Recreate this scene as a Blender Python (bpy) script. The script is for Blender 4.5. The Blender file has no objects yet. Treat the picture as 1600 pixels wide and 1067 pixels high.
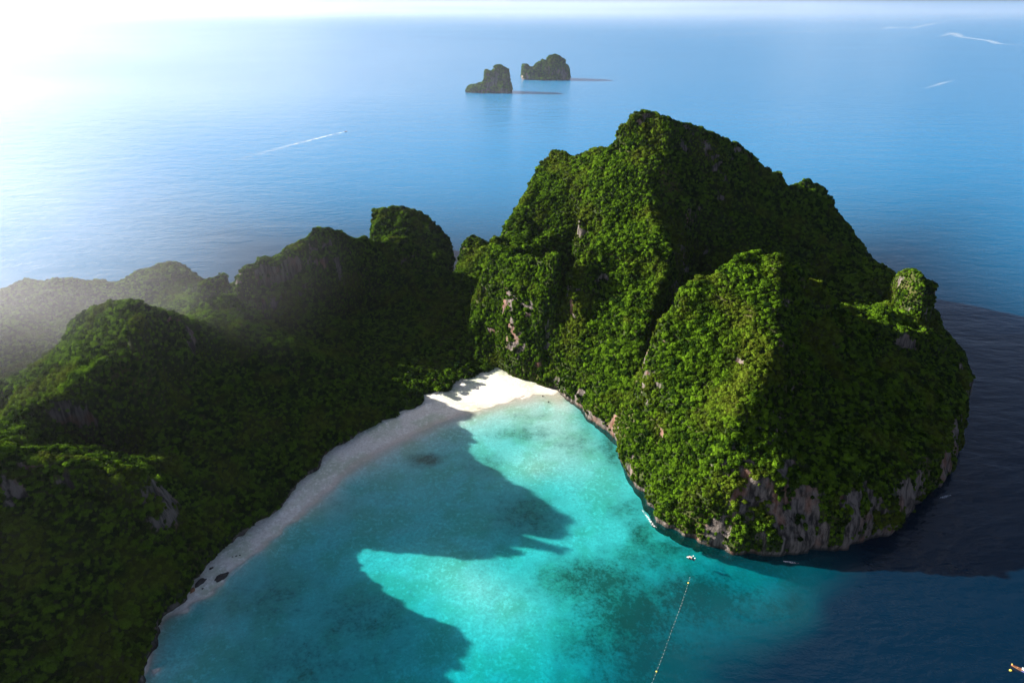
import bpy, bmesh, math, random
import numpy as np
from mathutils import Vector
from mathutils.bvhtree import BVHTree

random.seed(7)
RNG = np.random.default_rng(11)
SC = bpy.context.scene
COL = SC.collection
R = math.radians

# ------------------------------------------------------------------ camera, sky, sun, exposure
CAM_H, FOCAL, PITCH = 400.0, 1066.7, R(27.1)
SUN_AZ, SUN_EL = R(75), R(22)                 # sun stands this far left of the view direction
cam_data = bpy.data.cameras.new("camera")
cam_data.lens = 24.0
cam_data.sensor_width = 36.0
cam_data.clip_start = 1.0
cam_data.clip_end = 120000.0
cam = bpy.data.objects.new("camera", cam_data)
cam.location = (0, 0, CAM_H)
cam.rotation_euler = (R(90) - PITCH, 0, 0)
COL.objects.link(cam)
SC.camera = cam

world = bpy.data.worlds.new("World")
SC.world = world
world.use_nodes = True
wn, wl = world.node_tree.nodes, world.node_tree.links
for n in list(wn):
    wn.remove(n)
w_out = wn.new("ShaderNodeOutputWorld")
w_bg = wn.new("ShaderNodeBackground")
w_bg.inputs["Strength"].default_value = 0.05
w_sky = wn.new("ShaderNodeTexSky")
w_sky.sky_type = "NISHITA"
w_sky.sun_disc = False
w_sky.sun_elevation = SUN_EL
w_sky.sun_rotation = -SUN_AZ
w_sky.altitude = 400
w_sky.air_density = 0.4
w_sky.dust_density = 3.0
w_sky.ozone_density = 1.0
# broken white cloud, projected on a flat layer overhead, over the whole sky
w_tc = wn.new("ShaderNodeTexCoord"); w_sep = wn.new("ShaderNodeSeparateXYZ"); wl.new(w_tc.outputs["Generated"], w_sep.inputs[0])
w_z = wn.new("ShaderNodeMath"); w_z.operation = "MAXIMUM"; wl.new(w_sep.outputs[2], w_z.inputs[0]); w_z.inputs[1].default_value = 0.0
w_z2 = wn.new("ShaderNodeMath"); w_z2.operation = "ADD"; wl.new(w_z.outputs[0], w_z2.inputs[0]); w_z2.inputs[1].default_value = 0.12
w_dv = wn.new("ShaderNodeVectorMath"); w_dv.operation = "DIVIDE"; wl.new(w_tc.outputs["Generated"], w_dv.inputs[0])
w_cb = wn.new("ShaderNodeCombineXYZ")
for k in range(3): wl.new(w_z2.outputs[0], w_cb.inputs[k])
wl.new(w_cb.outputs[0], w_dv.inputs[1])
w_no = wn.new("ShaderNodeTexNoise"); w_no.inputs["Scale"].default_value = 0.75; w_no.inputs["Detail"].default_value = 6; w_no.inputs["Roughness"].default_value = 0.55
wl.new(w_dv.outputs[0], w_no.inputs["Vector"])
w_mr = wn.new("ShaderNodeMapRange"); w_mr.interpolation_type = "SMOOTHSTEP"; wl.new(w_no.outputs[0], w_mr.inputs[0])
w_mr.inputs[1].default_value = 0.53; w_mr.inputs[2].default_value = 0.70; w_mr.inputs[3].default_value = 0.0; w_mr.inputs[4].default_value = 0.6
w_mx = wn.new("ShaderNodeMix"); w_mx.data_type = "RGBA"; wl.new(w_mr.outputs[0], w_mx.inputs[0]); wl.new(w_sky.outputs[0], w_mx.inputs[6])
w_mx.inputs[7].default_value = (7.5, 7.6, 7.9, 1)
wl.new(w_mx.outputs[2], w_bg.inputs["Color"])
wl.new(w_bg.outputs[0], w_out.inputs["Surface"])

sun_data = bpy.data.lights.new("sun", "SUN")
sun_data.energy = 5.0
sun_data.angle = R(0.5)
sun_data.color = (1.0, 0.92, 0.80)
sun = bpy.data.objects.new("sun", sun_data)
SUN = Vector((-math.sin(SUN_AZ) * math.cos(SUN_EL), math.cos(SUN_AZ) * math.cos(SUN_EL), math.sin(SUN_EL)))
sun.rotation_euler = SUN.to_track_quat("Z", "Y").to_euler()
sun.location = (-300, 300, 900)
COL.objects.link(sun)

SC.view_settings.view_transform = "Standard"
SC.view_settings.look = "None"
SC.view_settings.gamma = 1.0
SC.view_settings.use_curve_mapping = False
SC.view_settings.exposure = 2.0
SC.render.engine = "CYCLES"
SC.cycles.max_bounces = 8
SC.cycles.diffuse_bounces = 1
SC.cycles.glossy_bounces = 3
SC.cycles.transmission_bounces = 4
SC.cycles.transparent_max_bounces = 8
SC.cycles.volume_bounces = 1
SC.cycles.use_denoising = True

# ------------------------------------------------------------------ measuring: photograph point -> place in the world
cp, sp = math.cos(PITCH), math.sin(PITCH)
def ray(px, py):
    x = (px - 800) / FOCAL; y = -(py - 533.5) / FOCAL
    return np.array([x, cp + y * sp, -sp + y * cp])
def at(px, py, h=0.0):                          # point at height h
    r = ray(px, py); t = (h - CAM_H) / r[2]
    return np.array([r[0] * t, r[1] * t, h])
def atd(px, py, Y):                             # point at distance Y
    r = ray(px, py); t = Y / r[1]
    return np.array([r[0] * t, Y, CAM_H + r[2] * t])
def project(p):
    d = p - np.array([0, 0, CAM_H]); f = d[:, 1] * cp - d[:, 2] * sp; u = d[:, 1] * sp + d[:, 2] * cp
    return 800 + FOCAL * d[:, 0] / f, 533.5 - FOCAL * u / f

# ------------------------------------------------------------------ numpy noise
def _hash(ix, iy, iz, seed):
    h = (ix.astype(np.int64) * 374761393 + iy.astype(np.int64) * 668265263 + iz.astype(np.int64) * 2147483647 + seed * 974711) & 0xFFFFFFFF
    h = ((h ^ (h >> 13)) * 1274126177) & 0xFFFFFFFF
    h = ((h ^ (h >> 16)) * 2246822519) & 0xFFFFFFFF
    return ((h ^ (h >> 15)) & 0xFFFFFF) / float(0xFFFFFF)
def noise(p, seed=0):                           # value noise, -1..1
    p = np.asarray(p, float); i = np.floor(p); f = p - i; f = f * f * f * (f * (f * 6 - 15) + 10)
    i = i.astype(np.int64); out = 0
    for dx in (0, 1):
        wx = f[:, 0] if dx else 1 - f[:, 0]
        for dy in (0, 1):
            wy = f[:, 1] if dy else 1 - f[:, 1]
            for dz in (0, 1):
                wz = f[:, 2] if dz else 1 - f[:, 2]
                out = out + wx * wy * wz * _hash(i[:, 0] + dx, i[:, 1] + dy, i[:, 2] + dz, seed)
    return out * 2 - 1
def fbm(p, octv=4, seed=0, gain=0.5):
    a, s, t = 1.0, 0, 0
    for k in range(octv):
        s = s + a * noise(p * (2.03 ** k) + 17.3 * k, seed + k); t += a; a *= gain
    return s / t
def sstep(a, b, x):
    t = np.clip((x - a) / (b - a), 0, 1); return t * t * (3 - 2 * t)

def inside(poly, X, Y):
    c = np.zeros(X.shape, bool); n = len(poly)
    for k in range(n):
        x0, y0 = poly[k]; x1, y1 = poly[(k + 1) % n]
        m = ((y0 > Y) != (y1 > Y)) & (X < (x1 - x0) * (Y - y0) / (y1 - y0 + 1e-12) + x0)
        c ^= m
    return c

# ------------------------------------------------------------------ height solving between control lines
class Field:
    def __init__(s, x0, x1, y0, y1, dx):
        s.x0, s.y0, s.dx = x0, y0, dx
        s.nx = int(round((x1 - x0) / dx)) + 1; s.ny = int(round((y1 - y0) / dx)) + 1
        s.X, s.Y = np.meshgrid(x0 + np.arange(s.nx) * dx, y0 + np.arange(s.ny) * dx)
        s.fix = np.zeros(s.X.shape, bool); s.val = np.zeros(s.X.shape)
    def line(s, pts):
        pts = np.array(pts, float)
        if len(pts) == 1: pts = np.repeat(pts, 2, 0)
        for a, b in zip(pts[:-1], pts[1:]):
            n = max(2, int(np.hypot(*(b - a)[:2]) / s.dx * 1.6) + 1)
            t = np.linspace(0, 1, n)[:, None]; q = a + (b - a) * t
            i = np.round((q[:, 0] - s.x0) / s.dx).astype(int); j = np.round((q[:, 1] - s.y0) / s.dx).astype(int)
            m = (i >= 0) & (i < s.nx) & (j >= 0) & (j < s.ny)
            s.fix[j[m], i[m]] = True; s.val[j[m], i[m]] = q[m, 2]
    def solve(s, iters=(400, 300, 160)):
        u = None
        for lev, it in zip((4, 2, 1), iters):
            f = s.fix; v = s.val
            if lev > 1:
                ny, nx = -(-s.ny // lev), -(-s.nx // lev)
                pf = np.zeros((ny * lev, nx * lev)); pv = pf.copy()
                pf[:s.ny, :s.nx] = f; pv[:s.ny, :s.nx] = v * f
                cnt = pf.reshape(ny, lev, nx, lev).sum((1, 3)); sm = pv.reshape(ny, lev, nx, lev).sum((1, 3))
                f = cnt > 0; v = np.where(f, sm / np.maximum(cnt, 1), 0)
            if u is None:
                u = np.full(f.shape, v[f].mean())
            else:
                u = np.repeat(np.repeat(u, 2, 0), 2, 1)[:f.shape[0], :f.shape[1]]
            u = np.where(f, v, u)
            for k in range(it):
                q = np.pad(u, 1, mode="edge")
                w = 0.25 * (q[:-2, 1:-1] + q[2:, 1:-1] + q[1:-1, :-2] + q[1:-1, 2:])
                u = np.where(f, v, u + 1.0 * (w - u))
        return u
def sample(F, u, x, y):
    fx = np.clip((x - F.x0) / F.dx, 0, F.nx - 1.001); fy = np.clip((y - F.y0) / F.dx, 0, F.ny - 1.001)
    i = fx.astype(int); j = fy.astype(int); a = fx - i; b = fy - j
    return (u[j, i] * (1 - a) + u[j, i + 1] * a) * (1 - b) + (u[j + 1, i] * (1 - a) + u[j + 1, i + 1] * a) * b

POW = 1.3
def P0(*pts): return [at(x, y, 0) for x, y in pts]
def PH(*pts): return [at(*p) for p in pts]
def PY(*pts): return [atd(*p) for p in pts]

# coast lines of the island
veg_edge = P0((222, 1075), (262, 968), (300, 918), (322, 886), (360, 853), (430, 813), (470, 757), (523, 708), (600, 664), (640, 648), (700, 622), (748, 594), (778, 578), (790, 583))
cliff_coast = P0((800, 592), (830, 600), (868, 612), (905, 642), (940, 672), (968, 696), (975, 738), (1000, 778), (1020, 818), (1060, 843), (1110, 862), (1170, 872), (1250, 868), (1330, 862), (1390, 833), (1440, 783), (1480, 752), (1500, 690), (1517, 610))
back_coast = [np.array(p + (0,), float) for p in ((560, 740), (560, 850), (525, 960), (440, 1040), (300, 1080), (160, 1085), (60, 1070), (-30, 1050), (-78, 1040))]
neck_coast = [np.array(p + (0,), float) for p in ((-83, 1020), (-85, 1000), (-88, 980), (-96, 972), (-106, 982), (-116, 1000), (-160, 1000), (-260, 960), (-330, 905), (-400, 900), (-520, 900), (-600, 870), (-680, 850), (-760, 860), (-900, 880))]
land_poly = [p[:2] for p in veg_edge + cliff_coast + back_coast + neck_coast] + [(-980, 880), (-980, 200), (-300, 200), (-250, 260)]

F = Field(-960, 680, 228, 1120, 4.0)
land = inside(land_poly, F.X, F.Y)
F.fix[~land] = True
lines = []
# --- right massif
lines += [PY((1020, 172, 843), (1045, 184, 838), (1080, 197, 845), (1130, 219, 858), (1180, 246, 872), (1215, 270, 884), (1236, 292, 890), (1262, 285, 900), (1290, 302, 898), (1312, 340, 885), (1330, 375, 860), (1345, 402, 830))]
lines += [PY((1020, 172, 843), (990, 184, 850), (965, 212, 855), (955, 226, 860), (925, 240, 880), (900, 247, 900), (868, 238, 917), (848, 252, 915), (835, 280, 905), (822, 310, 880), (800, 345, 850), (782, 372, 815))]
lines += [PY((1020, 172, 843), (1030, 210, 830), (1018, 260, 805), (1008, 300, 785), (1018, 340, 750), (1045, 385, 710), (1045, 420, 690), (1020, 460, 668), (1003, 500, 640), (1000, 560, 610), (990, 620, 582))]
lines += [PY((955, 226, 860), (935, 280, 835), (915, 320, 815), (900, 350, 795))]
lines += [PY((908, 335, 835), (899, 400, 808), (890, 450, 785), (880, 510, 750), (870, 565, 710))]                # gully
lines += [PY((1012, 345, 760), (960, 375, 748), (925, 392, 735), (905, 403, 722), (893, 432, 708), (884, 500, 690))]               # rib shoulder
lines += [PY((782, 372, 815), (770, 380, 810), (768, 392, 790), (800, 399, 765), (840, 396, 735), (872, 398, 712))]
lines += [PY((872, 398, 712), (867, 450, 702), (860, 520, 688), (852, 585, 678))]   # buttress brow
lines += [PY((768, 392, 790), (753, 440, 772), (745, 490, 760), (748, 528, 742), (768, 560, 722), (785, 578, 708))]
lines += [PY((1335, 420, 775), (1380, 429, 760), (1404, 450, 735), (1425, 478, 705), (1454, 488, 702), (1466, 508, 690))]
lines += [PH((1365, 462, 66), (1396, 466, 66), (1402, 502, 62))]
lines += [PY((1345, 402, 790), (1365, 412, 780), (1400, 428, 760))]
lines += [PY((1065, 330, 780), (1120, 330, 805), (1200, 345, 832), (1275, 355, 850)), PY((1150, 420, 755), (1220, 425, 765), (1300, 440, 770))]
lines += [PY((1090, 420, 770), (1078, 440, 750), (1062, 480, 716), (1044, 530, 680), (1018, 590, 638), (992, 650, 598))]                                                # gully left of front hill
lines += [[np.array(q, float) for q in ((-28, 706, 5), (-40, 718, 8), (-54, 740, 10), (-58, 765, 12), (-56, 800, 15), (-50, 850, 22), (-42, 905, 28), (-40, 955, 24))]]
# --- front hill
lines += [PH((1165, 386, 193), (1182, 379, 195), (1200, 392, 190), (1228, 415, 178), (1262, 437, 160), (1300, 462, 140), (1335, 498, 116), (1352, 512, 104))]
lines += [PH((1165, 386, 193), (1125, 412, 178), (1092, 440, 164), (1075, 470, 150), (1055, 492, 136), (1033, 512, 126), (1026, 545, 106), (1008, 600, 78), (990, 655, 44), (978, 690, 18))]
lines += [PH((1200, 392, 190), (1216, 440, 172), (1208, 500, 150), (1212, 555, 128), (1185, 600, 112), (1152, 640, 99), (1140, 690, 79), (1124, 740, 57), (1102, 800, 29))]
lines += [PH((1352, 512, 104), (1400, 518, 98), (1440, 522, 90), (1475, 532, 80), (1500, 560, 64), (1513, 590, 44))]
lines += [PH((1352, 512, 104), (1372, 490, 100), (1390, 478, 96))]
lines += [[np.array(q, float) for q in ((172, 424, 50), (195, 430, 58), (225, 428, 56), (262, 430, 48), (290, 436, 42), (335, 462, 46), (375, 495, 48), (430, 560, 44), (500, 640, 32))], PH((1255, 540, 112), (1300, 560, 94), (1390, 600, 70), (1460, 620, 56)), PH((1230, 640, 82), (1330, 650, 66), (1420, 660, 52)), PH((1362, 540, 84), (1420, 550, 74), (1475, 560, 60))]
lines += [[np.array((250, 705, 112.)), np.array((330, 705, 86.)), np.array((380, 690, 66.))]]
# --- left range
lines += [PH((-120, 712, 122), (0, 712, 118), (60, 713, 115), (120, 722, 105), (175, 732, 97), (212, 740, 91), (250, 760, 72))]
lines += [PH((-60, 694, 55), (0, 694, 55), (60, 694, 54), (120, 703, 50), (180, 716, 44), (218, 730, 36))]
lines += [PH((0, 760, 100), (90, 775, 90), (180, 790, 76), (240, 800, 62)), PH((0, 960, 52), (120, 960, 44), (200, 950, 30))]
lines += [PH((195, 470, 158), (222, 478, 153), (260, 492, 139), (300, 506, 117), (345, 522, 98), (400, 529, 85), (440, 540, 77), (475, 549, 69), (520, 564, 52), (545, 575, 42), (575, 600, 20), (605, 622, 8))]
lines += [PH((195, 470, 156), (150, 482, 140), (115, 505, 120), (95, 540, 102), (60, 570, 86), (25, 592, 76), (-20, 610, 68))]
lines += [PH((222, 478, 153), (204, 512, 149), (180, 542, 140), (152, 570, 126), (122, 595, 110), (98, 612, 101), (40, 645, 97), (-40, 672, 95))]
lines += [PH((190, 610, 100), (230, 600, 92), (320, 600, 72), (420, 610, 50), (500, 615, 34)), PH((250, 670, 62), (350, 690, 44), (450, 690, 26))]
lines += [PY((400, 415, 765), (445, 385, 795), (480, 363, 822), (520, 362, 855), (560, 372, 885), (600, 376, 915), (640, 371, 930), (660, 388, 935), (678, 412, 938), (690, 436, 948))]
lines += [PY((400, 415, 765), (360, 428, 748), (340, 432, 740), (322, 432, 732), (312, 448, 728))]
lines += [PY((345, 462, 675), (320, 470, 672), (300, 490, 662))]
lines += [PY((345, 462, 675), (370, 468, 684), (400, 490, 690))]
back_crest = PY((345, 434, 742), (400, 415, 765), (445, 385, 795), (480, 363, 822), (520, 362, 855), (560, 372, 885), (600, 376, 915), (640, 371, 930))
lines += [[np.array((q[0] + 7, q[1] - 15, q[2] - 32)) for q in back_crest]]
lines += [PH((430, 520, 20), (520, 500, 15), (600, 480, 14)), PH((345, 508, 40), (400, 515, 32), (470, 535, 24), (540, 558, 14), (590, 590, 7)), [np.array(q, float) for q in ((-690, 610, 95), (-730, 680, 138), (-790, 740, 165), (-850, 760, 170))]]
lines += [PY((-100, 470, 740), (0, 458, 760), (40, 440, 795), (75, 433, 802), (110, 440, 800), (150, 448, 810), (200, 425, 840), (245, 408, 850), (272, 406, 850), (292, 425, 845), (305, 450, 830))]
lines += [PH((-60, 600, 40), (0, 580, 40), (60, 550, 42), (140, 492, 48), (200, 476, 50), (250, 482, 48))]
lines += [[np.array((-600, 560, 55.)), np.array((-520, 600, 42.)), np.array((-420, 660, 36.)), np.array((-340, 690, 34.))]]
lines += [PH((605, 622, 6), (650, 612, 5), (700, 592, 5), (745, 568, 6)), PH((620, 560, 14), (680, 530, 12), (735, 505, 12)), PH((660, 470, 22), (715, 470, 10))]
big_crest = PH((195, 470, 158), (222, 478, 153), (260, 492, 139), (300, 506, 117), (345, 522, 98), (400, 529, 85), (440, 540, 77), (475, 549, 69))
lines += [[np.array((q[0] + 10, q[1] - 15, q[2] - 30)) for q in big_crest[1:]]]
low_crest = PH((0, 712, 118), (60, 713, 115), (120, 722, 105), (175, 732, 97))
lines += [[np.array((q[0] + 6, q[1] - 12, q[2] - 26)) for q in low_crest]]
# --- spire next to the main hill
lines += [PY((726, 378, 1000), (738, 366, 1000), (752, 372, 1000)), PY((726, 378, 1000), (716, 410, 992), (708, 435, 988))]
for L in lines: F.line([np.array([p[0], p[1], max(p[2], 0.3) ** POW]) for p in L])
F.fix[~land] = True; F.val[~land] = 0
hgt = np.maximum(F.solve(), 0) ** (1 / POW)
pxy = np.stack([F.X.ravel(), F.Y.ravel(), np.zeros(F.X.size)], 1)
warp = np.stack([fbm(pxy / 60, 3, 5), fbm(pxy / 60, 3, 9), np.zeros(len(pxy))], 1) * 18
rg = 1 - np.abs(fbm((pxy + warp) / 46, 4, 21)) * 2
hgt = hgt + land * (rg.reshape(hgt.shape) - 0.55) * np.clip(hgt * 0.14, 0, 13) * (1 - 0.6 * sstep(170, 90, np.hypot(F.X + 320, F.Y - 580)))
for px, py, Y, rx, ry in ((1433, 423, 705, 14, 30), (1441, 440, 705, 17, 30), (1384, 476, 672, 13, 20)):   # pinnacles on the right shoulder
    c = atd(px, py, Y); d = np.hypot((F.X - c[0]) / rx, (F.Y - c[1]) / ry)
    hgt = np.maximum(hgt, np.where(d < 1, c[2] * (1 - 0.55 * np.clip(d, 0, 1) ** 3.5), -12))
hgt[~land] = -12

def mesh_obj(name, verts, faces, mat=None, smooth=True):
    me = bpy.data.meshes.new(name)
    verts = np.asarray(verts, np.float32)
    if isinstance(faces, np.ndarray):
        n, k = faces.shape
        me.vertices.add(len(verts)); me.vertices.foreach_set("co", verts.ravel())
        me.loops.add(n * k); me.loops.foreach_set("vertex_index", faces.astype(np.int32).ravel())
        me.polygons.add(n); me.polygons.foreach_set("loop_start", np.arange(0, n * k, k, dtype=np.int32))
        me.update(calc_edges=True)
    else:
        me.from_pydata([tuple(map(float, v)) for v in verts], [], faces)
    if smooth: me.polygons.foreach_set("use_smooth", np.ones(len(me.polygons), bool))
    o = bpy.data.objects.new(name, me); COL.objects.link(o)
    if mat: me.materials.append(mat)
    return o
def tag(o, label=None, cat=None, group=None, kind=None):
    if label: o["label"] = label
    if cat: o["category"] = cat
    if group: o["group"] = group
    if kind: o["kind"] = kind
    return o
def attr(me, name, vals):
    a = me.attributes.new(name, "FLOAT", "POINT"); a.data.foreach_set("value", np.asarray(vals, np.float32))

def solid_from_height(Fd, h, zb, vox):
    """closed block under a height grid, voxel-remeshed; returns verts, quads"""
    ny, nx = h.shape
    top = np.stack([Fd.X.ravel(), Fd.Y.ravel(), h.ravel()], 1)
    idx = np.arange(ny * nx).reshape(ny, nx)
    q = np.stack([idx[:-1, :-1], idx[:-1, 1:], idx[1:, 1:], idx[1:, :-1]], -1).reshape(-1, 4)
    keep = (h[:-1, :-1] > -11.9) | (h[:-1, 1:] > -11.9) | (h[1:, 1:] > -11.9) | (h[1:, :-1] > -11.9)
    q = q[keep.ravel()]
    bot = top.copy(); bot[:, 2] = zb
    qb = q[:, ::-1] + len(top)
    e = np.concatenate([q[:, [0, 1]], q[:, [1, 2]], q[:, [2, 3]], q[:, [3, 0]]])
    key = np.sort(e, 1); _, inv, cnt = np.unique(key[:, 0] * 10**7 + key[:, 1], return_inverse=True, return_counts=True)
    b = e[cnt[inv] == 1]
    side = np.stack([b[:, 1], b[:, 0], b[:, 0] + len(top), b[:, 1] + len(top)], 1)
    o = mesh_obj("block", np.concatenate([top, bot]), np.concatenate([q, qb, side]), smooth=False)
    m = o.modifiers.new("r", "REMESH"); m.mode = "VOXEL"; m.voxel_size = vox; m.adaptivity = 0
    dg = bpy.context.evaluated_depsgraph_get(); ev = o.evaluated_get(dg); me = ev.to_mesh()
    V = np.empty(len(me.vertices) * 3, np.float32); me.vertices.foreach_get("co", V); V = V.reshape(-1, 3).astype(float)
    L = np.empty(len(me.loops), np.int32); me.loops.foreach_get("vertex_index", L)
    ev.to_mesh_clear()
    od = o.data; bpy.data.objects.remove(o); bpy.data.meshes.remove(od)
    Q = L.reshape(-1, 4)
    return V, Q
def vnormals(V, Q):
    n = np.cross(V[Q[:, 2]] - V[Q[:, 0]], V[Q[:, 3]] - V[Q[:, 1]])
    N = np.zeros_like(V)
    for k in range(4): np.add.at(N, Q[:, k], n)
    return N / (np.linalg.norm(N, axis=1, keepdims=True) + 1e-9)
def vsmooth(V, Q, it=1, w=0.5):
    for _ in range(it):
        S = np.zeros_like(V); C = np.zeros(len(V))
        for a, b in ((0, 1), (1, 2), (2, 3), (3, 0)):
            np.add.at(S, Q[:, a], V[Q[:, b]]); np.add.at(S, Q[:, b], V[Q[:, a]])
            np.add.at(C, Q[:, a], 1); np.add.at(C, Q[:, b], 1)
        V = V + (S / C[:, None] - V) * w
    return V
def carve(V, Q, k=1.0):
    """flutes, ledges and lumps on the limestone; a notch at the waterline"""
    N = vnormals(V, Q)
    steep = sstep(0.75, 0.35, N[:, 2])
    fl = fbm(V / np.array([9, 9, 70.]) / k, 3, 31); fl2 = fbm(V / np.array([26, 26, 120.]) / k, 2, 37)
    lump = fbm(V / (15 * k), 3, 41)
    d = steep * (-np.abs(fl) * 4.5 + 1.2 + fl2 * 7) + (1 - steep) * lump * 2.6 + steep * lump * 1.8
    d = d - steep * sstep(9, 1, V[:, 2]) * 3.0
    d = d * sstep(-6, 2, V[:, 2]) * k
    V = V + N * d[:, None]
    return V, vnormals(V, Q)

V, Q = solid_from_height(F, hgt, -14, 2.6)
V = vsmooth(V, Q, 2)
V, N = carve(V, Q)

# ------------------------------------------------------------------ materials
def new_mat(name):
    m = bpy.data.materials.new(name); m.use_nodes = True
    nt = m.node_tree
    for n in list(nt.nodes): nt.nodes.remove(n)
    return m, nt
class NB:
    """small node builder"""
    def __init__(s, nt): s.nt = nt
    def n(s, t, ins=None, **kw):
        nd = s.nt.nodes.new(t)
        for k, v in kw.items(): setattr(nd, k, v)
        for k, v in (ins or {}).items():
            if hasattr(v, "links") or isinstance(v, bpy.types.NodeSocket): s.nt.links.new(v, nd.inputs[k])
            else: nd.inputs[k].default_value = v
        return nd
    def math(s, op, a, b=0.0, clamp=False):
        return s.n("ShaderNodeMath", {0: a, 1: b}, operation=op, use_clamp=clamp).outputs[0]
    def mix(s, f, a, b):
        nd = s.n("ShaderNodeMix", data_type="RGBA")
        for k, v in ((0, f), (6, a), (7, b)):
            if isinstance(v, bpy.types.NodeSocket): s.nt.links.new(v, nd.inputs[k])
            else: nd.inputs[k].default_value = v if k == 0 or len(v) == 4 else (*v, 1)
        return nd.outputs[2]
    def noise(s, vec, scale, detail=3, rough=0.55, dist=0.0):
        return s.n("ShaderNodeTexNoise", {"Vector": vec, "Scale": scale, "Detail": detail, "Roughness": rough, "Distortion": dist}).outputs[0]
    def mapping(s, vec, scale): return s.n("ShaderNodeMapping", {"Vector": vec, "Scale": scale}).outputs[0]
    def ramp(s, v, a, b): return s.n("ShaderNodeMapRange", {0: v, 1: a, 2: b, 3: 0.0, 4: 1.0}, interpolation_type="SMOOTHSTEP").outputs[0]
    def attr(s, name): return s.n("ShaderNodeAttribute", attribute_name=name).outputs["Fac"]
    def pos(s): return s.n("ShaderNodeNewGeometry").outputs["Position"]
    def bump(s, h, strength, dist): return s.n("ShaderNodeBump", {"Height": h, "Strength": strength, "Distance": dist}).outputs[0]
    def out(s, sh, vol=None):
        o = s.n("ShaderNodeOutputMaterial")
        if sh: s.nt.links.new(sh, o.inputs["Surface"])
        if vol: s.nt.links.new(vol, o.inputs["Volume"])

def simple(name, col, rough=0.6, var=0.15, scale=2.0):
    m, nt = new_mat(name); b = NB(nt)
    tc = b.n("ShaderNodeTexCoord").outputs["Object"]
    f = b.noise(tc, scale, 4)
    c = b.mix(f, tuple(x * (1 - var) for x in col), tuple(min(1, x * (1 + var)) for x in col))
    b.out(b.n("ShaderNodeBsdfPrincipled", {"Base Color": c, "Roughness": rough}).outputs[0])
    return m

# limestone with undergrowth
M_LAND, nt = new_mat("limestone_and_undergrowth"); b = NB(nt)
p = b.pos()
streak = b.noise(b.mapping(p, (0.30, 0.30, 0.035)), 1.0, 5, 0.6)
patch = b.noise(b.mapping(p, (0.05, 0.05, 0.03)), 1.0, 3)
fine = b.noise(p, 0.9, 4)
rock = b.mix(b.ramp(streak, 0.36, 0.62), (0.022, 0.019, 0.019), (0.145, 0.125, 0.115))
rock = b.mix(b.math("MULTIPLY", b.ramp(patch, 0.52, 0.68), 0.5), rock, (0.20, 0.085, 0.05))
green = b.mix(fine, (0.010, 0.020, 0.005), (0.032, 0.050, 0.010))
green = b.mix(b.ramp(b.noise(p, 0.025, 3), 0.45, 0.7), green, (0.060, 0.062, 0.018))
rk = b.ramp(b.math("ADD", b.attr("rock"), b.math("MULTIPLY", b.math("SUBTRACT", streak, 0.5), 0.8)), 0.35, 0.6)
col = b.mix(rk, green, rock)
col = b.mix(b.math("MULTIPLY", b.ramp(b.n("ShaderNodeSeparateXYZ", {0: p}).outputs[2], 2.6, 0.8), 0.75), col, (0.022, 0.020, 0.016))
bp = b.bump(b.math("ADD", fine, streak), 0.9, 1.6)
b.out(b.n("ShaderNodeBsdfPrincipled", {"Base Color": col, "Roughness": 0.9, "Normal": bp, "Specular IOR Level": 0.15}).outputs[0])

def foliage(name, dark, light, warm):
    m, nt = new_mat(name); b = NB(nt)
    rnd = b.n("ShaderNodeObjectInfo").outputs["Random"]
    g = b.n("ShaderNodeNewGeometry")
    f = b.noise(g.outputs["Position"], 0.55, 3)
    c = b.mix(b.ramp(b.math("ADD", b.math("MULTIPLY", rnd, 0.6), b.math("MULTIPLY", f, 0.6)), 0.3, 1.0), dark, light)
    c = b.mix(b.math("MULTIPLY", b.ramp(b.noise(g.outputs["Position"], 0.022, 3), 0.48, 0.68), 0.5), c, warm)
    d = b.n("ShaderNodeBsdfDiffuse", {"Color": c}).outputs[0]
    t = b.n("ShaderNodeBsdfTranslucent", {"Color": c}).outputs[0]
    b.out(b.n("ShaderNodeMixShader", {0: 0.22, 1: d, 2: t}).outputs[0])
    return m
M_LEAF = foliage("jungle_leaves", (0.007, 0.020, 0.003), (0.092, 0.182, 0.009), (0.105, 0.125, 0.014))
M_BARK = simple("bark", (0.10, 0.08, 0.06), 0.9)
M_LITTER = simple("undergrowth", (0.03, 0.04, 0.012), 0.95)

# ------------------------------------------------------------------ hills
HILLS = {
 "main":  ("tall green limestone mountain with the highest peak behind the bay", [(170, 843), (100, 760), (30, 760), (90, 690), (60, 900), (340, 830), (420, 800), (90, 620), (20, 700), (250, 760), (453, 745)]),
 "front": ("broad limestone headland with a sunlit face over the turquoise water", [(229, 616), (160, 580), (230, 480), (350, 560), (455, 640), (300, 450), (150, 520), (330, 640)]),
 "spire": ("small green spire beside the narrow sea gap", [(-60, 1000), (-75, 985)]),
 "big":   ("rounded hill with a lit shoulder above the shaded beach", [(-344, 560), (-267, 637), (-200, 600), (-420, 540), (-220, 520), (-300, 500), (-480, 500)]),
 "low":   ("dark shaded cliff at the lower left with a bright green brow", [(-330, 385), (-280, 400), (-400, 350), (-300, 300), (-450, 400)]),
 "back":  ("long dark ridge in shadow between the beach forest and the open sea", [(-264, 850), (-145, 930), (-200, 760), (-100, 760), (-340, 770), (-60, 640), (-110, 640), (-330, 830), (-60, 880)]),
 "far":   ("hazy humped ridge at the far left edge", [(-585, 800), (-446, 850), (-600, 650), (-480, 720), (-700, 750)]),
}
HK = list(HILLS); seeds = np.array([s for k in HK for s in HILLS[k][1]], float); sid = np.array([i for i, k in enumerate(HK) for s in HILLS[k][1]])
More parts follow.
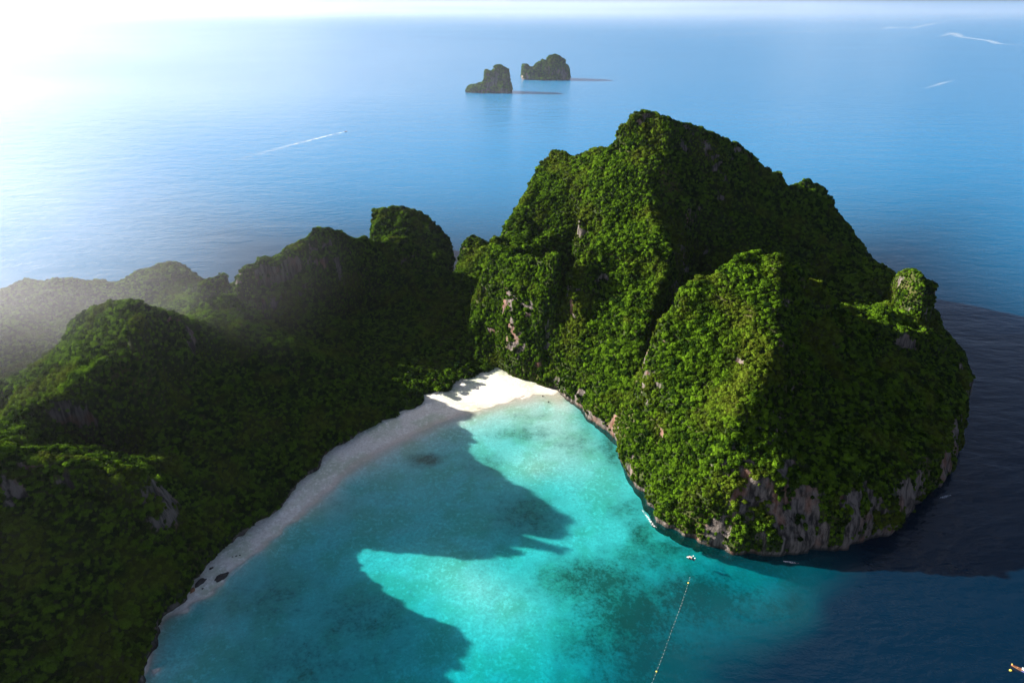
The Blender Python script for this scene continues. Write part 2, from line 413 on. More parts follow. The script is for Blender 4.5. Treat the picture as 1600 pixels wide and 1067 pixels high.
def hill_of(x, y):
    best = np.full(len(x), 1e18); idx = np.zeros(len(x), int)
    for sd, i in zip(seeds, sid):
        d = (x - sd[0]) ** 2 + (y - sd[1]) ** 2; m = d < best; best[m] = d[m]; idx[m] = i
    return idx

def rockiness(V, N, bias=0.0, zones=()):
    n1 = fbm(V / np.array([13, 13, 55.]), 3, 51); n2 = fbm(V / 45, 2, 57)
    r = sstep(0.50, 0.12, N[:, 2]) * sstep(0.05, 0.45, n1 * 0.8 + n2 * 0.7 + bias)
    r = np.maximum(r, sstep(6, 2.5, V[:, 2] + n1 * 5) * sstep(0.85, 0.6, N[:, 2]))
    for (c, rad) in zones:
        d = np.linalg.norm((V - c) * np.array([1, 1, 0.6]), axis=1)
        r = np.maximum(r, sstep(rad, rad * 0.4, d + n1 * rad * 0.8) * sstep(0.8, 0.5, N[:, 2]) * sstep(-0.35, 0.15, n1 + 0.1))
    return np.clip(r, 0, 1)
ZON = [(at(*q[:3]), q[3]) for q in ((1212, 450, 168, 9), (1210, 540, 132, 12), (1235, 600, 115, 16), (1250, 660, 95, 18), (1290, 720, 80, 22), (1170, 750, 60, 26), (1290, 790, 40, 22), (1330, 830, 20, 40),
        (1490, 680, 30, 34), (1470, 740, 12, 30), (1240, 840, 14, 34), (1120, 830, 12, 16), (1010, 510, 118, 14), (1015, 490, 122, 12), (800, 540, 40, 20), (790, 460, 95, 22), (830, 480, 90, 18), (870, 560, 40, 10), (900, 620, 14, 14), (960, 660, 18, 12),
        (262, 778, 66, 20), (240, 800, 56, 22), (300, 660, 80, 22), (320, 650, 78, 18), (420, 610, 60, 24), (450, 590, 58, 20), (300, 530, 108, 14), (340, 545, 98, 16), (20, 770, 95, 14), (745, 505, 65, 14), (775, 575, 14, 20))] + [(np.array((245., 428, 38)), 85), (np.array((330., 465, 30)), 45), (np.array((490., 620, 18)), 60), (np.array((185., 440, 50)), 30)]
rockv = rockiness(V, N, 0.02, ZON)
rockv *= 1 - sstep(140, 90, np.hypot(V[:, 0] + 60, V[:, 1] - 640)) * sstep(30, 15, V[:, 2]) * 0.8
hid = hill_of(V[:, 0], V[:, 1])
qk = hid[Q[:, 0]]
low = (V[Q, 2].max(1) > -3)
for i, k in enumerate(HK):
    fq = Q[(qk == i) & low]; used, inv = np.unique(fq.ravel(), return_inverse=True)
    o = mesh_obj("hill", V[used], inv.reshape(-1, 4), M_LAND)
    attr(o.data, "rock", rockv[used]); tag(o, HILLS[k][0], kind="structure")

def block_rock(x0, x1, y0, y1, dx, poly, lns, vox, k, power=POW, bias=0.15, zones=()):
    f = Field(x0, x1, y0, y1, dx); ld = inside([q[:2] for q in poly], f.X, f.Y)
    for L in lns: f.line([np.array([q[0], q[1], max(q[2], 0.3) ** power]) for q in L])
    f.fix[~ld] = True; f.val[~ld] = 0
    h = np.maximum(f.solve(), 0) ** (1 / power); h[~ld] = -12
    v, q = solid_from_height(f, h, -14, vox); v = vsmooth(v, q, 1); v, n = carve(v, q, k)
    return v, q, n, rockiness(v, n, bias, zones)

# islet behind the ridge
isl = [np.array(p + (0,), float) for p in ((-102, 1012), (-96, 1040), (-98, 1085), (-110, 1120), (-150, 1145), (-205, 1140), (-228, 1105), (-232, 1060), (-205, 1030), (-150, 1008))]
iV, iQ, iN, iR = block_rock(-250, -80, 990, 1165, 3, isl, [
    PY((575, 336, 1085), (590, 327, 1090), (620, 324, 1090), (650, 330, 1088), (672, 344, 1080), (690, 372, 1062), (701, 400, 1045)), PY((566, 360, 1080), (575, 336, 1085)), PY((585, 350, 1070), (630, 360, 1060), (670, 390, 1045))], 2.4, 0.9, 2.0, -0.2)
o = mesh_obj("islet", iV, iQ, M_LAND); attr(o.data, "rock", iR); tag(o, "dome shaped green islet standing in the sea behind the dark ridge", "islet")
# two sea stacks far out, each a cluster of steep columns
def column_rock(cols, Y0, k, bias, zones, seed):
    P = [(atd(px, py, Y), rx * Y / 1040.0, ry) for px, py, Y, rx, ry in cols]
    x0 = min(p[0] - rx for p, rx, ry in P) - 25; x1 = max(p[0] + rx for p, rx, ry in P) + 25
    y0 = min(p[1] - ry for p, rx, ry in P) - 25; y1 = max(p[1] + ry for p, rx, ry in P) + 25
    f = Field(x0, x1, y0, y1, 4.0); h = np.full(f.X.shape, -12.)
    q = np.stack([f.X.ravel(), f.Y.ravel(), np.zeros(f.X.size)], 1)
    wob = (1 + 0.22 * fbm(q / 38, 3, seed)).reshape(h.shape); top = fbm(q / 22, 3, seed + 5).reshape(h.shape)
    for p, rx, ry in P:
        d = np.sqrt(((f.X - p[0]) / rx) ** 2 + ((f.Y - p[1]) / ry) ** 2) * wob
        h = np.maximum(h, np.where(d < 1, p[2] * (1 - np.clip(d, 0, 1) ** 4.5 * 0.75) + top * p[2] * 0.10, -12.))
    v, qd = solid_from_height(f, h, -14, 4.0); v = vsmooth(v, qd, 2); v, n = carve(v, qd, k)
    return v, qd, n, rockiness(v, n, bias, zones)
s1V, s1Q, s1N, s1R = column_rock([(741, 134, 3235, 12, 42), (752, 131, 3240, 8, 45), (736, 141, 3230, 8, 30), (762, 145, 3225, 32, 40), (760.5, 109, 3240, 4.6, 22), (772, 112, 3245, 9, 36), (779, 104.5, 3250, 11, 42), (788, 108, 3245, 8.5, 40), (785, 128, 3238, 12.5, 48)],
    3240, 1.0, 0.42, [], 71)
o = mesh_obj("sea_stack", s1V, s1Q, M_LAND); attr(o.data, "rock", s1R)
tag(o, "far sea stack with a tall tower rising from a low shelf", "sea stack", "pair of rock stacks out at sea")
s2V, s2Q, s2N, s2R = column_rock([(821, 101.5, 3745, 6.5, 40), (830, 106, 3745, 12, 50), (841, 99, 3748, 7.5, 50), (850, 95.5, 3750, 9, 50), (864, 88, 3755, 12.5, 55), (873, 93, 3750, 12, 58), (880, 103, 3745, 10.5, 52), (852, 118, 3735, 34, 50)],
    3745, 1.0, 0.12, [(at(862, 128, 25), 50), (at(850, 127, 22), 30), (at(885, 125, 25), 30), (at(825, 128, 10), 30), (at(870, 128, 22), 36)], 81)
o = mesh_obj("sea_stack", s2V, s2Q, M_LAND); attr(o.data, "rock", s2R)
tag(o, "far sea stack with a wooded hump and pinkish cliff foot", "sea stack", "pair of rock stacks out at sea")

# ------------------------------------------------------------------ trees
def crown_mesh(name, seed, lobes=7, leaves=230):
    rs = np.random.default_rng(seed); vs, fs = [], []
    cs = [np.array([0, 0, 0.25])]; rr = [0.72]
    for k in range(lobes):
        a = rs.uniform(0, 6.283); e = rs.uniform(-0.25, 0.75); q = rs.uniform(0.42, 0.72)
        cs.append(np.array([math.cos(a) * q, math.sin(a) * q, 0.1 + e * 0.65])); rr.append(rs.uniform(0.32, 0.5))
    bm = bmesh.new()
    for c, r in zip(cs, rr):
        n0 = len(bm.verts)
        g = bmesh.ops.create_icosphere(bm, subdivisions=1, radius=r * 0.86)
        for v in g["verts"]:
            v.co = Vector(c) + v.co * (1 + rs.uniform(-0.18, 0.18))
    w = np.array(rr) ** 2; w /= w.sum()
    for k in range(leaves):
        i = rs.choice(len(cs), p=w); d = rs.normal(size=3); d[2] += 0.35; d /= np.linalg.norm(d)
        q = cs[i] + d * rr[i] * rs.uniform(0.85, 1.12)
        nrm = d + rs.normal(size=3) * 0.55; nrm /= np.linalg.norm(nrm)
        t = np.cross(nrm, rs.normal(size=3)); t /= np.linalg.norm(t); u = np.cross(nrm, t); s = rs.uniform(0.09, 0.20)
        bm.faces.new([bm.verts.new(q + t * s), bm.verts.new(q + u * s * 0.8 + nrm * s * 0.2), bm.verts.new(q - t * s), bm.verts.new(q - u * s * 0.8 - nrm * s * 0.15)])
    me = bpy.data.meshes.new(name); bm.to_mesh(me); bm.free(); me.materials.append(M_LEAF)
    return me
def trunk_mesh(name, seed):
    rs = random.Random(seed); bm = bmesh.new()
    def limb(p0, p1, r0, r1, n=6):
        p0, p1 = Vector(p0), Vector(p1); ax = (p1 - p0).normalized(); s = ax.orthogonal().normalized(); t = ax.cross(s)
        a = [bm.verts.new(p0 + (s * math.cos(k * 6.2832 / n) + t * math.sin(k * 6.2832 / n)) * r0) for k in range(n)]
        c = [bm.verts.new(p1 + (s * math.cos(k * 6.2832 / n) + t * math.sin(k * 6.2832 / n)) * r1) for k in range(n)]
        for k in range(n): bm.faces.new([a[k], a[(k + 1) % n], c[(k + 1) % n], c[k]])
    limb((0, 0, -1.6), (0.03, 0, -0.4), 0.09, 0.065)
    for k in range(4):
        a = k * 1.57 + rs.random(); limb((0.03, 0, -0.42), (math.cos(a) * 0.42, math.sin(a) * 0.42, 0.2), 0.05, 0.02, 5)
    me = bpy.data.meshes.new(name); bm.to_mesh(me); bm.free(); me.materials.append(M_BARK)
    return me
CROWNS = [crown_mesh("crown", 100 + k, 6 + k % 3) for k in range(6)]
TRUNKS = [trunk_mesh("trunk", 7 + k) for k in range(3)]
src = bpy.data.collections.new("crown_kinds")
for k, me in enumerate(CROWNS):
    src.objects.link(bpy.data.objects.new("crown_kind_%d" % k, me))

def scatter_group():
    ng = bpy.data.node_groups.new("scatter", "GeometryNodeTree")
    ng.interface.new_socket("Geometry", in_out="INPUT", socket_type="NodeSocketGeometry")
    ng.interface.new_socket("Geometry", in_out="OUTPUT", socket_type="NodeSocketGeometry")
    N_ = ng.nodes.new; Lk = ng.links.new
    gi, go = N_("NodeGroupInput"), N_("NodeGroupOutput")
    ci = N_("GeometryNodeCollectionInfo"); ci.inputs["Collection"].default_value = src
    ci.inputs["Separate Children"].default_value = True; ci.inputs["Reset Children"].default_value = True
    ip = N_("GeometryNodeInstanceOnPoints"); ip.inputs["Pick Instance"].default_value = True
    def na(nm, t):
        a = N_("GeometryNodeInputNamedAttribute"); a.data_type = t; a.inputs["Name"].default_value = nm
        return a.outputs["Attribute"]
    Lk(gi.outputs[0], ip.inputs["Points"]); Lk(ci.outputs[0], ip.inputs["Instance"])
    Lk(na("kind", "INT"), ip.inputs["Instance Index"]); Lk(na("scl", "FLOAT_VECTOR"), ip.inputs["Scale"])
    er = N_("FunctionNodeEulerToRotation"); Lk(na("rot", "FLOAT_VECTOR"), er.inputs[0]); Lk(er.outputs[0], ip.inputs["Rotation"])
    Lk(ip.outputs[0], go.inputs[0])
    return ng
SCATTER = scatter_group()
def jungle(label, pts, rot, scl):
    me = bpy.data.meshes.new("jungle"); me.vertices.add(len(pts)); me.vertices.foreach_set("co", pts.astype(np.float32).ravel())
    for nm, v in (("rot", rot), ("scl", scl)):
        a = me.attributes.new(nm, "FLOAT_VECTOR", "POINT"); a.data.foreach_set("vector", v.astype(np.float32).ravel())
    a = me.attributes.new("kind", "INT", "POINT"); a.data.foreach_set("value", RNG.integers(0, len(CROWNS), len(pts)).astype(np.int32))
    me.materials.append(M_LEAF)
    o = bpy.data.objects.new("jungle", me); COL.objects.link(o)
    md = o.modifiers.new("scatter", "NODES"); md.node_group = SCATTER
    tag(o, label, "forest", kind="stuff")
    return o
def grow(V, N, rk, cell, rmin, rmax, seed=0):
    """one crown per cell of the surface; smaller and hanging on the cliffs"""
    rs = np.random.default_rng(seed)
    P = V + rs.uniform(-0.4, 0.4, V.shape) * cell * 0.5
    keep = (V[:, 2] > 3.0) & (N[:, 2] > -0.35) & (rs.random(len(V)) > sstep(0.25, 0.65, rk) * 0.97)
    idx = np.nonzero(keep)[0]; rs.shuffle(idx)
    c = np.floor(P[idx] / cell).astype(np.int64)
    _, first = np.unique(c[:, 0] * 73856093 ^ c[:, 1] * 19349663 ^ c[:, 2] * 83492791, return_index=True)
    idx = idx[first]; n = N[idx]; steep = sstep(0.6, 0.2, n[:, 2])
    big = fbm(V[idx] / 40, 2, 77)
    rad = rs.uniform(rmin, rmax, len(idx)) * (1 - 0.48 * steep) * (1 + 0.35 * big) * np.where(rs.random(len(idx)) > 0.94, 1.55, 1)
    pos = V[idx] + n * (rad * (0.25 * (1 - steep) + 0.05))[:, None]
    d = n * 0.45 + np.array([0, 0, 0.9]); d += rs.normal(size=d.shape) * 0.12; d /= np.linalg.norm(d, axis=1, keepdims=True)
    rot = np.stack([np.zeros(len(d)), np.arccos(np.clip(d[:, 2], -1, 1)), np.arctan2(d[:, 1], d[:, 0])], 1)
    scl = np.stack([rad * rs.uniform(0.85, 1.15, len(d)), rad * rs.uniform(0.85, 1.15, len(d)), rad * (0.85 + 1.0 * steep) * rs.uniform(0.8, 1.2, len(d))], 1)
    return pos, rot, scl, n
pos, rot, scl, nn = grow(V, N, rockv, 2.9, 1.55, 2.9, 3)
ph = hill_of(pos[:, 0], pos[:, 1])

# the trees that show largest and clearest in the light become trees of their own
TREE_WORDS = {
 "main": "small leafy tree on the sunlit slopes of the tallest mountain", "front": "bushy green tree on the sunlit face of the front headland", "spire": "small leafy tree on the spire by the sea gap",
 "big": "sunlit green tree on the shoulder of the rounded left hill", "low": "bright yellow green tree along the lit brow at lower left", "back": "small tree catching light along the shaded ridge", "far": "hazy tree on the far left ridge"}
bvh = BVHTree.FromPolygons(V.tolist(), Q[low].tolist())
cx, cy = project(pos); camv = np.array([0, 0, CAM_H]) - pos; dist = np.linalg.norm(camv, axis=1); camv /= dist[:, None]
sunv = np.array(SUN)
cand = (cx > 3) & (cx < 1597) & (cy > 3) & (cy < 1064) & ((nn * camv).sum(1) > 0.05) & ((nn * sunv).sum(1) > 0.08)
order = np.nonzero(cand)[0]; order = order[np.argsort(-(scl[order, 0] / dist[order]))]
single = []
for i in order:
    p0 = Vector(pos[i]) + Vector((0, 0, 2.0)) + Vector(nn[i]) * 2
    if bvh.ray_cast(p0, Vector(camv[i]))[0] is None and bvh.ray_cast(p0, SUN)[0] is None:
        single.append(i)
        if len(single) >= 280: break
PLAINTREE = []
def make_tree(p, r, sc, label, group, k):
    t = bpy.data.objects.new("tree", None); t.empty_display_size = 2; t.location = p; t.rotation_euler = r; t.scale = sc; COL.objects.link(t)
    tag(t, label, "tree", group)
    c = bpy.data.objects.new("crown", CROWNS[k % len(CROWNS)]); c.parent = t; COL.objects.link(c)
    q = bpy.data.objects.new("trunk", TRUNKS[k % len(TRUNKS)]); q.parent = t; COL.objects.link(q)
    return t
for j, i in enumerate(single):
    k = HK[ph[i]]
    make_tree(pos[i], rot[i], scl[i], TREE_WORDS[k], "single trees: " + TREE_WORDS[k].split(" on ")[-1].split(" along ")[-1], int(RNG.integers(0, 6)))
rest = np.ones(len(pos), bool); rest[single] = False
FOREST = {"main": "dense jungle covering the tallest mountain", "front": "dense jungle covering the front headland", "spire": "jungle covering the small spire by the sea gap", "big": "jungle on the rounded left hill",
          "low": "jungle on the dark lower left cliff", "back": "shaded jungle on the dark ridge and beach valley", "far": "hazy jungle on the far left ridge"}
for i, k in enumerate(HK):
    m = rest & (ph == i); jungle(FOREST[k], pos[m], rot[m], scl[m])
for v, n, r, lab, cell in ((iV, iN, iR, "jungle on the dome shaped islet", 3.9), (s1V, s1N, s1R * 1.3, "scrub on the tower shaped sea stack", 6.0), (s2V, s2N, s2R, "scrub on the humped sea stack with pink cliffs", 6.0)):
    a = grow(v, n, r, cell, cell * 0.62, cell * 1.0, 5); jungle(lab, *a[:3])

# trees standing in the light behind the beach
for j, (px, py, h, w) in enumerate(((637, 634, 9, 3.4), (650, 632, 10, 3.6), (655, 620, 12, 4.4), (664, 637, 9, 4.0), (676, 622, 12, 4.6), (688, 610, 13, 4.0), (692, 628, 9, 3.8), (702, 616, 11, 3.8), (709, 604, 13, 4.0), (716, 612, 11, 4.2), (724, 596, 14, 4.6), (730, 608, 10, 3.6), (708, 622, 8, 3.0), (740, 592, 11, 3.4))):
    g = at(px - 8, py - 13, 4)
    s = h / 2.6
    make_tree((g[0], g[1], g[2] + 1.55 * s), (0, random.uniform(0, 0.1), random.uniform(0, 6)), (w * 1.2, w * 1.2, s), "tall bright green tree standing in a patch of sun behind the beach", "trees in the sun behind the beach", j)

# ------------------------------------------------------------------ seabed, beach and sea
waterline = ((232, 1075), (262, 992), (282, 962), (304, 938), (330, 925), (354, 900), (400, 862), (470, 803), (560, 722), (630, 686), (690, 657), (760, 636), (830, 617), (872, 616))
D = Field(-320, 720, 228, 800, 4.0)
D.line([np.array((*at(x, y)[:2], 0.)) for x, y in waterline])
D.line([np.array((q[0], q[1], -2.8)) for q in veg_edge[2:]])
D.line([np.array((at(x, y)[0] + 4.0, at(x, y)[1] - 5.6, 1.7)) for x, y in waterline[:8]])
D.line([np.array((q[0] + 2, q[1], 1.0)) for q in veg_edge[:2]])
for x, y, d in ((905, 648, 1.8), (940, 680, 2.4), (972, 704, 3), (982, 742, 3), (1008, 786, 3.5), (1028, 826, 4), (1064, 852, 5), (1112, 870, 8), (1170, 880, 12), (1250, 877, 18), (1330, 870, 26),
                (700, 672, 1.0), (770, 655, 1.0), (850, 636, 1.0), (830, 735, 1.3), (740, 915, 2.0), (690, 890, 2.4), (790, 950, 2.6), (800, 690, 2.2), (700, 710, 2.6), (560, 762, 2.6), (440, 862, 2.4), (330, 968, 2.2), (290, 1040, 2.4), (700, 800, 3.8), (850, 760, 3.2), (560, 862, 4), (450, 960, 4), (380, 1060, 4.2),
                (800, 880, 4), (640, 960, 5), (560, 1040, 5.5), (930, 800, 3.4), (960, 860, 4), (890, 950, 4.4), (930, 900, 4.2), (850, 1040, 6), (1000, 900, 6), (950, 960, 5.5), (960, 1010, 9), (1040, 960, 11), (1000, 1060, 14), (1120, 920, 12), (1200, 930, 12),
                (1235, 940, 14), (1300, 950, 30), (1300, 1060, 40), (1450, 960, 45), (1150, 1050, 27)):
    g = at(x, y); D.line([np.array((g[0] - 3, g[1], d)), np.array((g[0] + 3, g[1], d))])
deep = (D.X > 420) | ((D.X > 330) & (D.Y < 395)) | ((D.Y < 240) & (D.X > 200))
D.fix[deep] = True; D.val[deep] = 45
inl = inside([q[:2] for q in veg_edge] + [tuple(q[:2]) for q in cliff_coast[:1]] + [(0, 800), (-320, 800), (-320, 200)], D.X, D.Y)
D.fix[inl] = True; D.val[inl] = -2.8
D.line([np.array((*at(x, y)[:2], d)) for x, y, d in ((790, 583, -2.8), (800, 588, -2.4), (830, 598, -1.4), (868, 609, -0.3), (900, 634, 1.2))])
back = (D.Y > 740) & (D.X > -10); D.fix[back] = True; D.val[back] = 45
gx, gy, gv = D.X[D.fix], D.Y[D.fix], D.val[D.fix]
pick = ((gv > -2) & (gv < 44) & (np.arange(len(gx)) % 2 == 0)) | ((gv < -2) & (np.arange(len(gx)) % 25 == 0)) | ((gv > 44) & (np.arange(len(gx)) % 60 == 0))
gx, gy, gv = gx[pick], gy[pick], gv[pick]
A = np.ones((len(gx) + 1,) * 2); A[-1, -1] = 0
A[:-1, :-1] = -np.hypot(gx[:, None] - gx, gy[:, None] - gy); A[:-1, :-1] -= np.eye(len(gx)) * 1.5
cf = np.linalg.solve(A, np.append(gv, 0))
dep = np.zeros(D.X.shape)
for j in range(D.ny):
    dep[j] = -np.hypot(D.X[j][:, None] - gx, D.Y[j][:, None] - gy) @ cf[:-1] + cf[-1]
dep = np.clip(dep, -3.2, 45)
# coral gardens: soft spots on the seabed
coral = np.zeros(D.X.shape)
cx_, cy_ = project(np.stack([D.X.ravel(), D.Y.ravel(), np.zeros(D.X.size)], 1))
for px, py, ra, rb, st in ((665, 716, 22, 13, 0.9), (820, 800, 46, 34, .55), (760, 720, 30, 26, .45), (930, 900, 60, 30, .85), (990, 950, 50, 36, 1.0), (1010, 870, 50, 24, .6), (1100, 920, 60, 34, 1.0), (1200, 935, 46, 24, .75), (940, 990, 40, 36, .7), (1050, 1020, 70, 40, 1.0),
                         (980, 790, 26, 22, .5), (955, 700, 14, 40, .7), (1000, 830, 16, 30, .7), (560, 960, 60, 40, .45), (420, 930, 50, 40, .4), (480, 1030, 70, 40, .45), (520, 790, 40, 24, .3), (830, 650, 40, 10, .35), (820, 675, 50, 20, .5), (900, 690, 40, 34, .42), (1040, 850, 30, 14, .8)):
    g = at(px, py); d = np.hypot((D.X - g[0]) / ra, (D.Y - g[1]) / rb)
    coral = np.maximum(coral, st * np.clip(1.25 - d, 0, 1))
vv = np.stack([D.X.ravel(), D.Y.ravel(), -dep.ravel()], 1)
bumps = fbm(vv * np.array([1, 1, 0]) / 9, 3, 61).reshape(dep.shape) * np.clip(dep, 0, 4) * 0.12
vv[:, 2] -= bumps.ravel()
idx = np.arange(D.X.size).reshape(D.X.shape)
qq = np.stack([idx[:-1, :-1], idx[:-1, 1:], idx[1:, 1:], idx[1:, :-1]], -1).reshape(-1, 4)
zq = vv[qq, 2]
M_BED, nt = new_mat("sand_and_coral"); b = NB(nt); p = b.pos()
n1 = b.noise(p, 0.11, 5, 0.65); n2 = b.noise(p, 0.45, 4, 0.65); n3 = b.noise(p, 1.6, 2); n4 = b.noise(p, 0.24, 5, 0.7)
cm = b.math("ADD", b.math("MULTIPLY", b.attr("coral"), 0.48), b.math("ADD", b.math("MULTIPLY", n1, 0.45), b.math("ADD", b.math("MULTIPLY", n2, 0.55), b.math("MULTIPLY", n4, 0.55))))
cmask = b.math("MULTIPLY", b.n("ShaderNodeMapRange", {0: cm, 1: 0.86, 2: 1.22, 3: 0.0, 4: 1.0}).outputs[0], 0.92)
sand = b.mix(b.ramp(n2, 0.3, 0.7), (0.58, 0.545, 0.49), (0.78, 0.745, 0.69))
sand = b.mix(b.math("MULTIPLY", b.ramp(b.noise(p, 0.03, 3), 0.42, 0.62), 0.55), sand, (0.36, 0.46, 0.30))
sand = b.mix(b.math("MULTIPLY", b.ramp(n4, 0.48, 0.68), 0.75), sand, (0.93, 0.91, 0.86))
colr = b.mix(n3, (0.035, 0.05, 0.035), (0.12, 0.14, 0.08))
zz = b.n("ShaderNodeSeparateXYZ", {0: p}).outputs[2]
wet = b.math("MULTIPLY", b.ramp(zz, 0.55, 0.1), b.ramp(zz, -0.7, -0.2))
sandw = b.mix(b.math("MULTIPLY", wet, 0.45), sand, (0.52, 0.43, 0.36))
b.out(b.n("ShaderNodeBsdfPrincipled", {"Base Color": b.mix(cmask, sandw, colr), "Roughness": 0.9, "Specular IOR Level": 0.1, "Normal": b.bump(n3, 0.3, 0.3)}).outputs[0])
isb = zq.max(1) > -0.3
for nm, m, lab in (("seabed", ~isb & (zq.max(1) > -30), "pale sandy seabed with dark coral patches under clear water"), ("beach", isb & (zq.max(1) > -2.9), "curved white sand beach along the foot of the dark hills")):
    fq = qq[m]; used, inv = np.unique(fq.ravel(), return_inverse=True)
    o = mesh_obj(nm, vv[used] * np.array([1, 1, 1.]), inv.reshape(-1, 4), M_BED); attr(o.data, "coral", coral.ravel()[used] * (nm == "seabed")); tag(o, lab, kind="structure")

def axis(lo, hi, st, far_lo, far_hi):
    a = list(np.arange(lo, hi + 0.1, st)); s = st
    while a[-1] < far_hi: s *= 1.22; a.append(a[-1] + s)
    s = st
    while a[0] > far_lo: s *= 1.22; a.insert(0, a[0] - s)
    return np.array(a)
ax, ay = axis(-320, 720, 5, -38000, 38000), axis(228, 800, 5, -3000, 36000)
WX, WY = np.meshgrid(ax, ay); wv = np.stack([WX.ravel(), WY.ravel(), np.zeros(WX.size)], 1)
inb = (WX > -320) & (WX < 720) & (WY > 228) & (WY < 800)
wd = np.where(inb.ravel(), sample(D, dep, wv[:, 0], wv[:, 1]), 45.0)
wd = np.where((wv[:, 1] <= 228) & (wv[:, 0] > -320) & (wv[:, 0] < 720), sample(D, dep, wv[:, 0], np.full(len(wv), 229.)), wd)
off = np.maximum.reduce([np.zeros(len(wv)), wv[:, 0] - 560, wv[:, 1] - 1000, -320 - wv[:, 0]]); off[wv[:, 1] < 228] = 0
wd = np.where(inb.ravel(), wd, np.where(wd > 40, 45 + 50 * (1 - np.exp(-off / 500)), wd))
ix = np.arange(WX.size).reshape(WX.shape)
wq = np.stack([ix[:-1, :-1], ix[:-1, 1:], ix[1:, 1:], ix[1:, :-1]], -1).reshape(-1, 4)
M_SEA, nt = new_mat("sea_water"); b = NB(nt); p = b.pos()
d = b.math("MAXIMUM", b.attr("depth"), 0.0)
tr = [b.math("POWER", math.e, b.math("MULTIPLY", d, -k)) for k in (0.42, 0.040, 0.022)]
tint = b.n("ShaderNodeCombineColor", {0: tr[0], 1: tr[1], 2: tr[2]}).outputs[0]
trans = b.n("ShaderNodeBsdfTransparent", {"Color": tint}).outputs[0]
wind = b.noise(b.mapping(p, (0.0010, 0.0022, 1)), 1.0, 4)
body = b.mix(b.ramp(d, 46, 95), b.mix(b.ramp(d, 6, 32), (0.0, 0.09, 0.12), (0.0, 0.009, 0.024)), (0.0, 0.15, 0.34))  # far azure: open-water blue plus sky reflection and haze put into the colour
scat = b.math("ADD", b.ramp(d, 5, 30), b.math("MULTIPLY", b.ramp(d, 0, 6), 0.05), True)
under = b.n("ShaderNodeMixShader", {0: scat, 1: trans, 2: b.n("ShaderNodeBsdfDiffuse", {"Color": body}).outputs[0]}).outputs[0]
w1 = b.noise(b.mapping(p, (0.045, 0.075, 1)), 1.0, 4, 0.6); w2 = b.noise(b.mapping(p, (0.010, 0.018, 1)), 1.0, 3); w3 = b.noise(p, 0.35, 2)
wave = b.math("ADD", b.math("MULTIPLY", w1, 3.2), b.math("ADD", b.math("MULTIPLY", w2, 6.0), b.math("MULTIPLY", w3, 0.5)))
wb = b.bump(wave, b.math("ADD", 0.12, b.math("MULTIPLY", b.ramp(d, 1, 30), 0.35)), 1.0)
gl = b.n("ShaderNodeBsdfGlossy", {"Color": (1, 1, 1, 1), "Roughness": b.math("ADD", 0.12, b.math("MULTIPLY", wind, 0.16)), "Normal": wb}).outputs[0]
fr = b.n("ShaderNodeFresnel", {"IOR": 1.33, "Normal": b.bump(wave, b.math("MULTIPLY", b.ramp(d, 8, 35), 0.3), 1.0)}).outputs[0]
b.out(b.n("ShaderNodeMixShader", {0: b.math("MINIMUM", fr, 0.5), 1: under, 2: gl}).outputs[0])
sea = mesh_obj("sea", wv, wq, M_SEA); attr(sea.data, "depth", wd); tag(sea, "blue sea turning turquoise in the shallow bay", kind="structure")

# ------------------------------------------------------------------ small things: rocks, boats, floats, foam
def bm_obj(name, bm, mat, parent=None, smooth=False):
    me = bpy.data.meshes.new(name); bm.normal_update(); bm.to_mesh(me); bm.free(); me.materials.append(mat)
    if smooth: me.polygons.foreach_set("use_smooth", np.ones(len(me.polygons), bool))
    o = bpy.data.objects.new(name, me); COL.objects.link(o); o.parent = parent
    return o
def empty(name, loc, rz, label, cat, group=None):
    o = bpy.data.objects.new(name, None); o.location = loc; o.rotation_euler = (0, 0, rz); COL.objects.link(o); return tag(o, label, cat, group)
def loft(bm, rings, cap=True):
    prev = None; first = None
    for rg_ in rings:
        cur = [bm.verts.new(p) for p in rg_]
        if prev:
            for k in range(len(cur)): bm.faces.new([prev[k], prev[(k + 1) % len(cur)], cur[(k + 1) % len(cur)], cur[k]])
        else: first = cur
        prev = cur
    if cap: bm.faces.new(first[::-1]); bm.faces.new(prev)
def box(bm, c, s, top=1.0):
    x, y, z = c; a, b_, h = s[0] / 2, s[1] / 2, s[2] / 2
    loft(bm, [[(x - a, y - b_, z - h), (x + a, y - b_, z - h), (x + a, y + b_, z - h), (x - a, y + b_, z - h)],
              [(x - a * top, y - b_ * top, z + h), (x + a * top, y - b_ * top, z + h), (x + a * top, y + b_ * top, z + h), (x - a * top, y + b_ * top, z + h)]])
def hull(bm, L, B, H, sheer=0.35, stern=0.75, draft=0.35):
    """boat hull along +x, bow at +x"""
    rings = []
    for k in range(11):
        t = k / 10; x = (t - 0.5) * L
        w = B / 2 * (stern + (1 - stern) * min(1, t / 0.35)) * (1 - max(0, (t - 0.45) / 0.55) ** 2.2 * 0.96)
        zt = H + sheer * H * max(0, (t - 0.4) / 0.6) ** 2 * 2
        zb = -draft + draft * 0.9 * max(0, (t - 0.6) / 0.4) ** 2
        rings.append([(x, -w, zt), (x, -w * 0.8, (zt + zb) / 2), (x, -w * 0.25, zb), (x, w * 0.25, zb), (x, w * 0.8, (zt + zb) / 2), (x, w, zt), (x, w * 0.85, zt - 0.12), (x, w * 0.6, zb + 0.25), (x, -w * 0.6, zb + 0.25), (x, -w * 0.85, zt - 0.12)])
    loft(bm, rings)
